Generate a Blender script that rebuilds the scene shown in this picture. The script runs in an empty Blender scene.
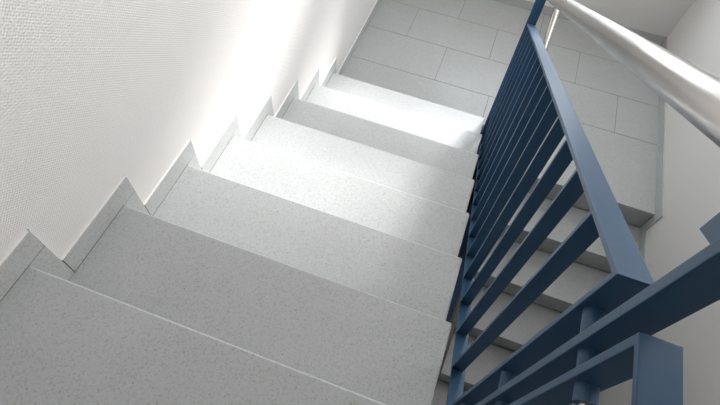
import bpy, bmesh, math
from mathutils import Vector, Matrix

C = bpy.context.scene.collection
# ------------------------------------------------------------------ measures (metres)
G, H = 0.28, 0.1597            # going, rise
S = H / G                      # pitch of the stairs
W = 0.9875                     # width of the upper flight
XR = 2.093                     # right wall
YF = 3.341                     # far wall
YN = 1.766                     # landing edge above the lower flight
YL = 7 * G                     # landing edge below the upper flight
ZL = -8 * H                    # half landing level
SK, SV = 0.070, 0.055          # skirting height / width of its upright pieces
XW2 = 1.1185                    # open side of the lower flight
YB = -2.3                      # back wall
ZC = 2.45                      # ceiling
ZB = -16 * H                   # lower floor

# ------------------------------------------------------------------ materials
def new_mat(name):
    m = bpy.data.materials.new(name); m.use_nodes = True
    nt = m.node_tree
    b = nt.nodes['Principled BSDF']
    return m, nt, b

def N(nt, t, **kw):
    n = nt.nodes.new(t)
    for k, v in kw.items():
        if k in n.inputs: n.inputs[k].default_value = v
        else: setattr(n, k, v)
    return n

def plain(name, col, rough=0.5, metal=0.0, bump=0.0, scale=60, spec=0.5):
    m, nt, b = new_mat(name)
    b.inputs['Base Color'].default_value = (*col, 1)
    b.inputs['Roughness'].default_value = rough
    b.inputs['Metallic'].default_value = metal
    b.inputs['Specular IOR Level'].default_value = spec
    tc = N(nt, 'ShaderNodeTexCoord')
    if bump:
        no = N(nt, 'ShaderNodeTexNoise', Scale=scale, Detail=4.0)
        nt.links.new(tc.outputs['Object'], no.inputs['Vector'])
        bp = N(nt, 'ShaderNodeBump', Strength=0.5, Distance=bump)
        nt.links.new(no.outputs['Fac'], bp.inputs['Height'])
        nt.links.new(bp.outputs['Normal'], b.inputs['Normal'])
    return m

def terrazzo(name, base, rough=0.32, tiles=False):
    m, nt, b = new_mat(name)
    L = nt.links.new
    tc = N(nt, 'ShaderNodeTexCoord')
    vec = tc.outputs['Object']
    v1 = N(nt, 'ShaderNodeTexVoronoi', Scale=300.0)
    L(vec, v1.inputs['Vector'])
    r1 = N(nt, 'ShaderNodeValToRGB')
    r1.color_ramp.interpolation = 'CONSTANT'
    e = r1.color_ramp.elements
    e[0].position = 0.0; e[0].color = (.84, .84, .83, 1)
    e[1].position = 0.10; e[1].color = (.94, .94, .935, 1)
    for p, c in ((.25, (.985, .985, .985)), (.6, (1.015, 1.015, 1.015)), (.88, (1.06, 1.06, 1.055)), (.96, (.86, .82, .77))):
        x = e.new(p); x.color = (*c, 1)
    sep = N(nt, 'ShaderNodeSeparateColor')
    L(v1.outputs['Color'], sep.inputs[0]); L(sep.outputs[0], r1.inputs[0])
    v2 = N(nt, 'ShaderNodeTexVoronoi', Scale=120.0)
    L(vec, v2.inputs['Vector'])
    sep2 = N(nt, 'ShaderNodeSeparateColor'); L(v2.outputs['Color'], sep2.inputs[0])
    # sparse larger dark chips: small distance to the centre AND rare cell
    lt = N(nt, 'ShaderNodeMath', operation='LESS_THAN'); lt.inputs[1].default_value = .26
    L(v2.outputs['Distance'], lt.inputs[0])
    gt = N(nt, 'ShaderNodeMath', operation='GREATER_THAN'); gt.inputs[1].default_value = .88
    L(sep2.outputs[1], gt.inputs[0])
    mu = N(nt, 'ShaderNodeMath', operation='MULTIPLY'); L(lt.outputs[0], mu.inputs[0]); L(gt.outputs[0], mu.inputs[1])
    mc = N(nt, 'ShaderNodeMath', operation='MULTIPLY'); L(mu.outputs[0], mc.inputs[0]); mc.inputs[1].default_value = .30
    no = N(nt, 'ShaderNodeTexNoise', Scale=5.0, Detail=3.0); L(vec, no.inputs['Vector'])
    mr = N(nt, 'ShaderNodeMapRange'); mr.inputs['To Min'].default_value = .94; mr.inputs['To Max'].default_value = 1.06
    L(no.outputs['Fac'], mr.inputs['Value'])
    m1 = N(nt, 'ShaderNodeMix', data_type='RGBA', blend_type='MULTIPLY'); m1.inputs[0].default_value = 1
    m1.inputs[6].default_value = (*base, 1); L(r1.outputs[0], m1.inputs[7])
    m2 = N(nt, 'ShaderNodeMix', data_type='RGBA', blend_type='MIX')
    L(mc.outputs[0], m2.inputs[0]); L(m1.outputs[2], m2.inputs[6]); m2.inputs[7].default_value = (.10, .095, .085, 1)
    m3 = N(nt, 'ShaderNodeVectorMath', operation='SCALE'); L(m2.outputs[2], m3.inputs[0]); L(mr.outputs[0], m3.inputs['Scale'])
    out = m3.outputs[0]
    L(out, b.inputs['Base Color'])
    b.inputs['Roughness'].default_value = rough
    b.inputs['Specular IOR Level'].default_value = .5
    return m

def wall_cloth(name, col, pitch=.0078, strength=.5):
    m, nt, b = new_mat(name)
    L = nt.links.new
    b.inputs['Base Color'].default_value = (*col, 1)
    b.inputs['Roughness'].default_value = .75
    b.inputs['Specular IOR Level'].default_value = .25
    tc = N(nt, 'ShaderNodeTexCoord')
    nz = N(nt, 'ShaderNodeTexNoise', Scale=90.0, Detail=2.0); L(tc.outputs['Object'], nz.inputs['Vector'])
    dist = N(nt, 'ShaderNodeVectorMath', operation='MULTIPLY_ADD')
    L(nz.outputs['Color'], dist.inputs[0]); dist.inputs[1].default_value = (.0022,) * 3; L(tc.outputs['Object'], dist.inputs[2])
    sx = N(nt, 'ShaderNodeSeparateXYZ'); L(dist.outputs[0], sx.inputs[0])
    ad = N(nt, 'ShaderNodeMath', operation='ADD'); L(sx.outputs[0], ad.inputs[0]); L(sx.outputs[1], ad.inputs[1])
    def wave(src, p):
        a = N(nt, 'ShaderNodeMath', operation='MULTIPLY'); L(src, a.inputs[0]); a.inputs[1].default_value = 2 * math.pi / p
        s = N(nt, 'ShaderNodeMath', operation='SINE'); L(a.outputs[0], s.inputs[0]); return s.outputs[0]
    w1 = wave(ad.outputs[0], pitch * 1.25); w2 = wave(sx.outputs[2], pitch)
    mu = N(nt, 'ShaderNodeMath', operation='MULTIPLY'); L(w1, mu.inputs[0]); L(w2, mu.inputs[1])
    sm = N(nt, 'ShaderNodeMath', operation='MULTIPLY_ADD'); L(w2, sm.inputs[0]); sm.inputs[1].default_value = .5; L(mu.outputs[0], sm.inputs[2])
    bp = N(nt, 'ShaderNodeBump', Strength=strength, Distance=.0010)
    L(sm.outputs[0], bp.inputs['Height']); L(bp.outputs['Normal'], b.inputs['Normal'])
    return m

M = {}
M['terrazzo'] = terrazzo('grey terrazzo', (.455, .470, .478), rough=.30)
M['terrazzo_floor'] = terrazzo('grey terrazzo floor slabs', (.475, .490, .490), rough=.34)
M['skirt'] = terrazzo('grey terrazzo skirting', (.49, .50, .50), rough=.35)
M['wall'] = wall_cloth('white painted glass cloth', (.80, .78, .765))
M['wall_smooth'] = plain('white painted plaster', (.74, .73, .71), rough=.8, bump=.0004, scale=160)
M['caulk'] = plain('white sealant', (.85, .84, .82), rough=.6)
M['concrete'] = plain('painted concrete', (.46, .46, .43), rough=.8, bump=.001, scale=40)
M['joint'] = plain('dark joint', (.15, .14, .125), rough=.9)
M['blue'] = plain('blue painted steel', (.029, .078, .150), rough=.38, bump=.00012, scale=220, spec=.4)
M['steel'] = None
m, nt, b = new_mat('brushed stainless steel')
b.inputs['Base Color'].default_value = (.50, .475, .45, 1); b.inputs['Metallic'].default_value = 1; b.inputs['Roughness'].default_value = .33
tc = N(nt, 'ShaderNodeTexCoord'); mp = N(nt, 'ShaderNodeMapping'); mp.inputs['Scale'].default_value = (300, 12, 20)
no = N(nt, 'ShaderNodeTexNoise', Scale=1.5, Detail=3.0)
nt.links.new(tc.outputs['Object'], mp.inputs['Vector']); nt.links.new(mp.outputs[0], no.inputs['Vector'])
mr = N(nt, 'ShaderNodeMapRange'); mr.inputs['To Min'].default_value = .22; mr.inputs['To Max'].default_value = .29
nt.links.new(no.outputs['Fac'], mr.inputs['Value']); nt.links.new(mr.outputs[0], b.inputs['Roughness'])
M['steel'] = m
M['rubber'] = plain('dark plastic cap', (.03, .035, .045), rough=.5)
M['frame'] = plain('grey window frame', (.35, .36, .37), rough=.5)

# ------------------------------------------------------------------ mesh helpers
def link(name, bm, mat, parent=None, smooth=False):
    bmesh.ops.recalc_face_normals(bm, faces=bm.faces)
    me = bpy.data.meshes.new(name); bm.to_mesh(me); bm.free()
    me.materials.append(mat if not isinstance(mat, str) else M[mat])
    if smooth:
        for p in me.polygons: p.use_smooth = True
    o = bpy.data.objects.new(name, me); C.objects.link(o)
    if parent is not None: o.parent = parent
    return o

def box(bm, x0, x1, y0, y1, z0, z1):
    v = [bm.verts.new((x, y, z)) for x in (x0, x1) for y in (y0, y1) for z in (z0, z1)]
    for f in ((0, 1, 3, 2), (4, 6, 7, 5), (0, 4, 5, 1), (2, 3, 7, 6), (0, 2, 6, 4), (1, 5, 7, 3)):
        bm.faces.new([v[i] for i in f])
    return v

def bevel(bm, w, seg=1):
    bmesh.ops.bevel(bm, geom=list(bm.edges), offset=w, segments=seg, profile=.6, affect='EDGES')

def boxes(name, mat, parent, lst, bv=0.0, seg=1):
    bm = bmesh.new()
    for a in lst: box(bm, *a)
    if bv: bevel(bm, bv, seg)
    return link(name, bm, mat, parent)

def prism(bm, pts, x0, x1, xf=None):
    """polygon in the y-z plane extruded in x; xf(y) shifts x"""
    a = [bm.verts.new((x0 + (xf(y) if xf else 0), y, z)) for y, z in pts]
    b = [bm.verts.new((x1 + (xf(y) if xf else 0), y, z)) for y, z in pts]
    bm.faces.new(a); bm.faces.new(b[::-1])
    n = len(pts)
    for i in range(n): bm.faces.new((a[i], b[i], b[(i + 1) % n], a[(i + 1) % n]))

def prism_obj(name, mat, parent, pts, x0, x1, bv=0, seg=2, xf=None):
    bm = bmesh.new(); prism(bm, pts, x0, x1, xf)
    if bv: bevel(bm, bv, seg)
    return link(name, bm, mat, parent)

def cyl(bm, p0, p1, r, n=24, rb=None):
    p0, p1 = Vector(p0), Vector(p1); d = (p1 - p0).normalized()
    u = d.orthogonal().normalized(); w = d.cross(u)
    rb = r if rb is None else rb
    a = [bm.verts.new(p0 + r * (math.cos(2 * math.pi * i / n) * u + math.sin(2 * math.pi * i / n) * w)) for i in range(n)]
    b = [bm.verts.new(p1 + rb * (math.cos(2 * math.pi * i / n) * u + math.sin(2 * math.pi * i / n) * w)) for i in range(n)]
    bm.faces.new(a[::-1]); bm.faces.new(b)
    for i in range(n): bm.faces.new((a[i], a[(i + 1) % n], b[(i + 1) % n], b[i]))

def tube(pts, r, n=32):
    """tube along a polyline with mitred rings"""
    bm = bmesh.new(); P = [Vector(p) for p in pts]; rings = []
    ref = Vector((1, 0, 0))
    prev_u = None
    for i, p in enumerate(P):
        if i == 0: t = (P[1] - P[0])
        elif i == len(P) - 1: t = (P[-1] - P[-2])
        else: t = (P[i + 1] - p).normalized() + (p - P[i - 1]).normalized()
        t.normalize()
        u = (prev_u if prev_u is not None else ref) ; u = (u - t * u.dot(t)).normalized(); prev_u = u
        w = t.cross(u)
        rings.append([bm.verts.new(p + r * (math.cos(2 * math.pi * k / n) * u + math.sin(2 * math.pi * k / n) * w)) for k in range(n)])
    for a, b in zip(rings, rings[1:]):
        for k in range(n): bm.faces.new((a[k], a[(k + 1) % n], b[(k + 1) % n], b[k]))
    bm.faces.new(rings[0][::-1]); bm.faces.new(rings[-1])
    return bm

def smooth_path(pts, rad=.05, seg=8):
    P = [Vector(p) for p in pts]; out = [P[0]]
    for i in range(1, len(P) - 1):
        a = (P[i - 1] - P[i]); b = (P[i + 1] - P[i]); r = min(rad, a.length * .49, b.length * .49)
        s = P[i] + a.normalized() * r; e = P[i] + b.normalized() * r
        for k in range(seg + 1):
            t = k / seg; out.append((1 - t) ** 2 * s + 2 * t * (1 - t) * P[i] + t * t * e)
    out.append(P[-1]); return out

def thing(name, label, cat, loc, group=None):
    o = bpy.data.objects.new(name, None); C.objects.link(o)
    o['label'] = label; o['category'] = cat
    if group: o['group'] = group
    o.empty_display_size = .1
    o.location = loc
    return o

def settle(root):
    """parts are modelled in world coordinates: express them about the root that stands at the base"""
    T = Matrix.Translation(-Vector(root.location))
    for ch in root.children_recursive: ch.data.transform(T)

def struct(o, label):
    o['kind'] = 'structure'; o['label'] = label; o['category'] = 'room shell'; return o

# ------------------------------------------------------------------ room shell
WX0, WX1 = .50, 1.66                       # window openings in the far wall
O1 = (-.40, .15); O2 = (.52, 1.10)
RW = (.8, 2.5, 1.20, 2.05)               # high window in the right wall: y0, y1, z0, z1
struct(boxes('wall_left', 'wall', None, [(-.2, 0, YB, YF, ZB, ZC)]), 'white wall with woven glass cloth texture left of the stairs')
struct(boxes('wall_right', 'wall_smooth', None, [
    (XR, XR + .2, YB, YF, ZB, RW[2]), (XR, XR + .2, YB, YF, RW[3], ZC),
    (XR, XR + .2, YB, RW[0], RW[2], RW[3]), (XR, XR + .2, RW[1], YF, RW[2], RW[3])]), 'smooth white wall right of the lower flight')
struct(boxes('wall_far', 'wall_smooth', None, [
    (-.2, XR + .2, YF, YF + .2, ZB, O1[0]), (-.2, XR + .2, YF, YF + .2, O1[1], O2[0]), (-.2, XR + .2, YF, YF + .2, O2[1], ZC),
    (-.2, WX0, YF, YF + .2, O1[0], O1[1]), (WX1, XR + .2, YF, YF + .2, O1[0], O1[1]),
    (-.2, WX0, YF, YF + .2, O2[0], O2[1]), (WX1, XR + .2, YF, YF + .2, O2[0], O2[1])]), 'smooth white far wall beyond the half landing')
struct(boxes('wall_back', 'wall_smooth', None, [(-.2, XR + .2, YB - .2, YB, ZB, ZC)]), 'white wall behind the upper landing')
struct(boxes('ceiling', 'wall_smooth', None, [
    (-.2, XR + .2, YB - .2, YF + .2, ZC, ZC + .2)]), 'white ceiling above the stairwell')
for i, (z0, z1) in enumerate((O1, O2)):
    f = .03
    struct(boxes('window_%d' % (i + 1), 'frame', None, [
        (WX0, WX1, YF + .08, YF + .12, z0, z0 + f), (WX0, WX1, YF + .08, YF + .12, z1 - f, z1),
        (WX0, WX0 + f, YF + .08, YF + .12, z0, z1), (WX1 - f, WX1, YF + .08, YF + .12, z0, z1)]),
        'window opening in the far wall')

struct(boxes('window_3', 'frame', None, [
    (XR + .08, XR + .12, RW[0], RW[1], RW[2], RW[2] + .03), (XR + .08, XR + .12, RW[0], RW[1], RW[3] - .03, RW[3]),
    (XR + .08, XR + .12, RW[0], RW[0] + .03, RW[2], RW[3]), (XR + .08, XR + .12, RW[1] - .03, RW[1], RW[2], RW[3])]),
    'high window opening in the right wall')
# half landing: terrazzo slabs with dark joints between them
def slabs(name, rects, ztop, thick=.03, gap=.0013):
    bm = bmesh.new()
    for (x0, x1, y0, y1) in rects:
        b2 = bmesh.new(); box(b2, x0 + gap, x1 - gap, y0 + gap, y1 - gap, ztop - thick, ztop)
        bevel(b2, .0008)
        me = bpy.data.meshes.new('t'); b2.to_mesh(me); b2.free(); bm.from_mesh(me); bpy.data.meshes.remove(me)
    return link(name, bm, 'terrazzo_floor')
R0, R1, R2, R3 = YL, 2.317, 2.667, 3.010
rects = [(0, .985, R0, R1), (.985, 1.12, R0, R1), (1.12, XR, YN, R1)]
def row(y0, y1, xs):
    xs = [0] + xs + [XR]
    for a, b in zip(xs, xs[1:]): rects.append((a, b, y0, y1))
row(R1, R2, [.605, 1.21, 1.815]); row(R2, R3, [.30, .91, 1.52]); row(R3, YF, [.605, 1.21, 1.815])
fl = struct(slabs('floor', rects, ZL), 'half landing floor of grey terrazzo slabs in running bond')
struct(boxes('trim_1', 'joint', None, [(0, XR, YL + .004, YF, ZL - .20, ZL - .0025), (1.125, XR - .002, YN + .034, YL + .004, ZL - .20, ZL - .0025)]), 'concrete bed of the half landing with dark joints')
# upper landing
struct(boxes('floor.001', 'terrazzo', None, [(0, W, YB, 0, -.04, 0)], .0042), 'upper landing floor of grey terrazzo at the head of the stairs')
struct(boxes('trim_2', 'concrete', None, [(0, W - .015, YB, -.012, -.20, -.0405)]), 'concrete edge below the upper landing')
struct(boxes('floor.002', 'terrazzo_floor', None, [(0, XR, YB, YF, ZB - .1, ZB)]), 'lower storey floor of grey terrazzo')

# baseboards of the setting
ST = .007
struct(boxes('baseboard_left', 'skirt', None, [(0, ST, YL + SV, YF, ZL, ZL + SK), (0, ST, YB, SV - .0012, 0, SK)], .0008), 'grey terrazzo skirting along the left wall')
struct(boxes('baseboard_far', 'skirt', None, [(ST, XR - ST, YF - ST, YF, ZL, ZL + SK)], .0008), 'grey terrazzo skirting along the far wall')
struct(boxes('baseboard_right', 'skirt', None, [(XR - ST, XR, YN - SV, 2.28, ZL, ZL + SK), (XR - ST, XR, 2.2815, YF, ZL, ZL + SK)], .0008), 'grey terrazzo skirting along the right wall of the landing')

# ------------------------------------------------------------------ the upper flight
up = thing('stair_flight', 'near flight of pale grey terrazzo stairs descending beside the textured left wall', 'stairs', (W / 2, YL, ZL))
TT = .036
for k in range(0, 8):
    if k: boxes('tread', 'terrazzo', up, [(0, W, (k - 1) * G - .0, k * G, -k * H - TT, -k * H)], .0042)
    boxes('riser', 'terrazzo', up, [(0, W - .004, k * G - .034, k * G - .016, -(k + 1) * H, -k * H - TT)])
    boxes('riser_skirting', 'skirt', up, [(0, ST, k * G + .0, k * G + SV, -(k + 1) * H + .001, -k * H - .0026)], .0006)
    if k: boxes('tread_skirting', 'skirt', up, [(0, ST, (k - 1) * G + SV + .0028, k * G + SV, -k * H, -k * H + SK)], .0006)
# body below the steps
pts = [(-.012, -.2)]
for k in range(0, 8):
    if k == 0: pts = [(-.036, -.041)]
    pts.append((k * G - .036, -(k + 1) * H - TT - .001 if k < 7 else ZL - .02))
    if k < 7: pts.append(((k + 1) * G - .036, -(k + 1) * H - TT - .001))
pts.append((YL - .002, ZL - .02)); pts.append((YL - .002, ZL - .2)); pts.append((YL - .15, ZL - .2)); pts.append((-.036, -.33))
prism_obj('stair_slab', 'concrete', up, pts, .001, W - .012)
# white sealant line on the upper edge of the stepped skirting
cp = [(YB + .01, SK), (SV, SK)]
for k in range(0, 8):
    cp += [(k * G + SV, -(k + 1) * H + SK)]
    cp += [((k + 1) * G + SV, -(k + 1) * H + SK)] if k < 7 else [(YF - .01, -(k + 1) * H + SK)]
bm = bmesh.new(); q = .0022
for (a, b) in zip(cp, cp[1:]):
    y0, y1 = sorted((a[0], b[0])); z0, z1 = sorted((a[1], b[1]))
    if y1 - y0 > z1 - z0: box(bm, 0, ST * .8, y0 + q, y1 + q, z0, z0 + q)
    else: box(bm, 0, ST * .8, y0, y0 + q, z0 + q, z1 + q)
link('sealant', bm, 'caulk', up)
bm = bmesh.new()
for k in range(0, 8):
    box(bm, 0, ST - .002, k * G + SV - .004, k * G + SV + .004, -(k + 1) * H + .001, -(k + 1) * H + SK - .004)
    box(bm, 0, ST - .002, k * G + .002, k * G + SV - .001, -k * H - .005, -k * H + .002)
    if k: box(bm, ST - .001, ST + .0012, (k - 1) * G + SV, k * G, -k * H - .001, -k * H + .0009)
    else: box(bm, ST - .001, ST + .0012, YB + .01, -.001, -.001, .0009)
link('grout', bm, 'joint', up)
settle(up)

# ------------------------------------------------------------------ the lower flight
lo = thing('stair_flight', 'far flight of grey terrazzo stairs seen through the blue railing, falling back below the landing', 'stairs', ((XW2 + XR) / 2, YN - 7 * G, ZB))
for k in range(0, 8):
    y = YN - k * G; z = ZL - k * H
    if k: boxes('tread', 'terrazzo', lo, [(XW2, XR, y, y + G, z - TT, z)], .0028, 2)
    boxes('riser', 'terrazzo', lo, [(XW2 + .004, XR, y + .005, y + .030, z - H, z - (TT if k else .03))])
    boxes('riser_skirting', 'skirt', lo, [(XR - ST, XR, y - SV, y, z - H + .001, z - .0012)], .0006)
    if k: boxes('tread_skirting', 'skirt', lo, [(XR - ST, XR, y - SV, y + G - SV - .0012, z, z + SK)], .0006)
pts = []
for k in range(0, 8):
    y = YN - k * G + .031; z = ZL - k * H - TT - .001
    pts.append((y, z)); 
    if k < 7: pts.append((y, z - H))
    else: pts.append((y, ZB + .001))
pts.append((YN - 7 * G + .5, ZB + .001)); pts.append((YN + .031, ZL - .36))
prism_obj('stair_slab', 'concrete', lo, pts, XW2 + .012, XR - .001)
settle(lo)

# ------------------------------------------------------------------ railing of the upper flight
X0, XWD = 1.0285, .0375
xf = lambda y: -.0115 * y                  # the panel runs a touch towards the flight
TOPZ = lambda y: .687 - S * y
BOTZ = lambda y: -.140 - S * y
TH = .008
ra = thing('stair_railing', 'blue flat bar railing with round steel handrail beside the near flight', 'railing', (X0 + XWD / 2, 0.026, -.30))
ya, yb = .070, 1.953
prism_obj('top_rail', 'blue', ra, [(ya, TOPZ(ya)), (yb, TOPZ(yb)), (yb, TOPZ(yb) - TH * 1.15), (ya, TOPZ(ya) - TH * 1.15)], X0, X0 + XWD, .0012, 2, xf)
prism_obj('bottom_rail', 'blue', ra, [(ya, BOTZ(ya)), (yb, BOTZ(yb)), (yb, BOTZ(yb) - TH * 1.15), (ya, BOTZ(ya) - TH * 1.15)], X0, X0 + XWD, .0012, 2, xf)
def upright(name, y, parent, zt, zb, th=TH, x0=X0, x1=X0 + XWD, f=xf, bv=.0012):
    # ends cut to the pitch
    return prism_obj(name, 'blue', parent, [(y, zb(y)), (y, zt(y)), (y + th, zt(y + th)), (y + th, zb(y + th))], x0, x1, bv, 2, f)
tz = lambda y: TOPZ(y) - TH * 1.15 + .0005
bz = lambda y: BOTZ(y) - .0005
upright('stile', ya, ra, tz, bz); upright('stile', ya + 15 * .125, ra, tz, bz)
for k in range(1, 15): upright('baluster', ya + k * .125, ra, tz, bz, x0=X0 + .001, x1=X0 + .031)
# main posts
PY0, PY1 = .020, .032
HZ = lambda y: .885 - S * y                # handrail centre line
prism_obj('post', 'blue', ra, [(PY0, -.30), (PY0, HZ(PY0) - .045), (PY1, HZ(PY1) - .045), (PY1, -.30)], X0, X0 + XWD, .0012, 2, xf)
prism_obj('post', 'blue', ra, [(1.995, ZL + .02), (1.995, HZ(1.995) - .054), (2.007, HZ(2.007) - .054), (2.007, ZL + .02)], X0 - .002, X0 + XWD + .006, .0012, 2, xf)
boxes('foot_plate', 'blue', ra, [(X0 - .03, X0 + XWD + .02, 1.965, 2.035, ZL + .0002, ZL + .02)], .0015)
# gusset plate carrying the handrail at the near post
prism_obj('gusset_plate', 'blue', ra, [(PY1 - .0005, .765), (.079, .738), (.083, HZ(.083) - .022), (PY1 - .0005, HZ(PY1) - .022)], X0 + .020, X0 + .028, .0008, 1)
# spacers with bolts between stile, post and the landing panel
XM = X0 + XWD / 2
P2_ = -.006
for z in (.555, .245, -.06):
    bm = bmesh.new(); cyl(bm, (XM, PY1, z), (XM, ya, z), .0125); link('spacer', bm, 'blue', ra)
    bm = bmesh.new(); cyl(bm, (XM, P2_, z), (XM, PY0, z), .0125); link('spacer', bm, 'blue', ra)
for z in (TOPZ(1.95) - .13, TOPZ(1.95) - .45, TOPZ(1.95) - .75):
    bm = bmesh.new(); cyl(bm, (XM - .0225, 1.9525, z), (XM - .0225, 1.995, z), .0125); link('spacer', bm, 'blue', ra)
# handrail, bending round to the lower flight at its foot
HX = 1.038
LZ = lambda y: ZL + .835 + (y - YN) * S
hp = smooth_path([(HX, YB + .25, HZ(0) + .0), (HX, 0.0, HZ(0)), (HX - .018, 2.085, HZ(2.085) - .022)], .10, 10)
hr = link('handrail', tube(hp, .0212), 'steel', ra, smooth=True); hr['label'] = 'round brushed stainless steel handrail'
bm = bmesh.new(); cyl(bm, (XM, PY0 + .006, HZ(.03) - .05), (XM, PY0 + .006, HZ(.03) - .015), .006); link('handrail_bracket', bm, 'steel', ra)
bm = bmesh.new(); cyl(bm, (XM - .023, 2.001, HZ(2) - .060), (XM - .023, 2.001, HZ(2) - .036), .006); link('handrail_bracket', bm, 'steel', ra)
settle(ra)

# ------------------------------------------------------------------ railing panel along the upper landing
rb = thing('landing_railing', 'blue flat bar railing panel at the bottom right, guarding the upper landing', 'railing', (XM, -.5, .05))
P2, P2e, Z2 = -.006, -1.95, .692
boxes('top_rail', 'blue', rb, [(X0, X0 + XWD - .002, P2e, P2, Z2 - TH, Z2)], .0012, 2)
boxes('bottom_rail', 'blue', rb, [(X0, X0 + XWD, P2e, P2, -.29, -.282)], .0012, 2)
fl2 = lambda z: (lambda y: z)
for i in range(16):
    t2 = .010 if i in (0, 15) else TH
    y = P2 - t2 - i * .1285
    upright('stile' if i in (0, 15) else 'baluster', y, rb, fl2(Z2 - TH + .0005), fl2(-.2825), th=t2, x1=X0 + XWD - .0022, f=None)
for z in (.555, .245, -.06):
    bm = bmesh.new(); cyl(bm, (XM, -.036, z), (XM, P2 - .010, z), .0125, 24); bevel_nut = link('cap_nut', bm, 'blue', rb)
    bm = bmesh.new(); cyl(bm, (XM, -.042, z), (XM, -.035, z), .007, 16); link('bolt_end', bm, 'steel', bevel_nut)
settle(rb)

# ------------------------------------------------------------------ railing of the lower flight
LX0 = 1.083
rc = thing('stair_railing', 'round steel handrail and blue bars of the far flight, glimpsed beyond the railing foot', 'railing', (LX0 + .018, YN - 6 * G, ZB))
LT = lambda y: ZL + .655 + (y - YN) * S
LB = lambda y: ZL - .10 + (y - YN) * S
y0, y1 = -.05, 1.90
prism_obj('top_rail', 'blue', rc, [(y0, LT(y0)), (y1, LT(y1)), (y1, LT(y1) - .009), (y0, LT(y0) - .009)], LX0, LX0 + .034, .0012, 2)
prism_obj('bottom_rail', 'blue', rc, [(y0, LB(y0)), (y1, LB(y1)), (y1, LB(y1) - .009), (y0, LB(y0) - .009)], LX0, LX0 + .034, .0012, 2)
for k in range(16):
    y = y0 + k * (y1 - y0 - .008) / 15
    upright('stile' if k in (0, 15) else 'baluster', y, rc, lambda y: LT(y) - .0085, lambda y: LB(y) - .0005, x0=LX0 + .001, x1=LX0 + .030, f=None)
lp = smooth_path([(1.108, -.2, LZ(-.2)), (1.108, 2.08, LZ(2.08)), (1.108, 2.1, LZ(2.08) + .002)], .02, 4)
link('handrail', tube(lp, .0165), 'steel', rc, smooth=True)['label'] = 'round stainless steel handrail'
for y in (.1, 1.0, 1.85):
    bm = bmesh.new(); cyl(bm, (1.108, y, LT(y)), (1.108, y, LZ(y) - .012), .006); link('handrail_bracket', bm, 'steel', rc)
prism_obj('post', 'blue', rc, [(y0, ZB + .0005), (y0, LB(y0) - .009), (y0 + .012, LB(y0 + .012) - .009), (y0 + .012, ZB + .0005)], LX0, LX0 + .020, .001)
settle(rc)

# ------------------------------------------------------------------ light
def area(name, loc, rot, sx, sy, power, col):
    l = bpy.data.lights.new(name, 'AREA'); l.shape = 'RECTANGLE'; l.size = sx; l.size_y = sy; l.energy = power; l.color = col
    o = bpy.data.objects.new(name, l); C.objects.link(o); o.location = loc; o.rotation_euler = rot; return o
sun = bpy.data.lights.new('sun', 'SUN'); sun.energy = 10; sun.angle = math.radians(12); sun.color = (1, .985, .96)
so = bpy.data.objects.new('sun', sun); C.objects.link(so)
so.rotation_euler = Vector((.31, 1.0, .5)).to_track_quat('Z', 'Y').to_euler()
so.location = (3, 5, 3)
area('window_light_3', (XR + .19, (RW[0] + RW[1]) / 2, (RW[2] + RW[3]) / 2), (0, math.radians(90), 0), RW[3] - RW[2], RW[1] - RW[0], 48, (1, .98, .96))
area('window_light_1', ((WX0 + WX1) / 2, YF + .19, (O1[0] + O1[1]) / 2), (math.radians(-90), 0, 0), WX1 - WX0, O1[1] - O1[0], 10, (.9, .95, 1))
area('window_light_2', ((WX0 + WX1) / 2, YF + .19, (O2[0] + O2[1]) / 2), (math.radians(-90), 0, 0), WX1 - WX0, O2[1] - O2[0], 14, (.9, .95, 1))
w = bpy.data.worlds.new('World'); bpy.context.scene.world = w; w.use_nodes = True
w.node_tree.nodes['Background'].inputs[0].default_value = (.75, .85, 1, 1)
w.node_tree.nodes['Background'].inputs[1].default_value = .7

# ------------------------------------------------------------------ camera
R = [(0.9402368383941466, 0.33592956432890814, 0.055731638557902335),
     (-0.31380892523524423, 0.7912530251230031, 0.5248262652310562),
     (0.13220683102343683, -0.5109500739245134, 0.8493829382482743)]
cam = bpy.data.cameras.new('camera'); co = bpy.data.objects.new('camera', cam); C.objects.link(co)
mw = Matrix(R).transposed().to_4x4(); mw.translation = Vector((0.8304, -0.20746, 1.08105)); co.matrix_world = mw
cam.sensor_width = 36; cam.lens = 490.2586 / 720 * 36; cam.clip_start = .02
bpy.context.scene.camera = co
sc = bpy.context.scene
sc.view_settings.view_transform = 'Standard'; sc.view_settings.look = 'None'
sc.view_settings.gamma = 1; sc.view_settings.use_curve_mapping = False
sc.view_settings.exposure = 0.22
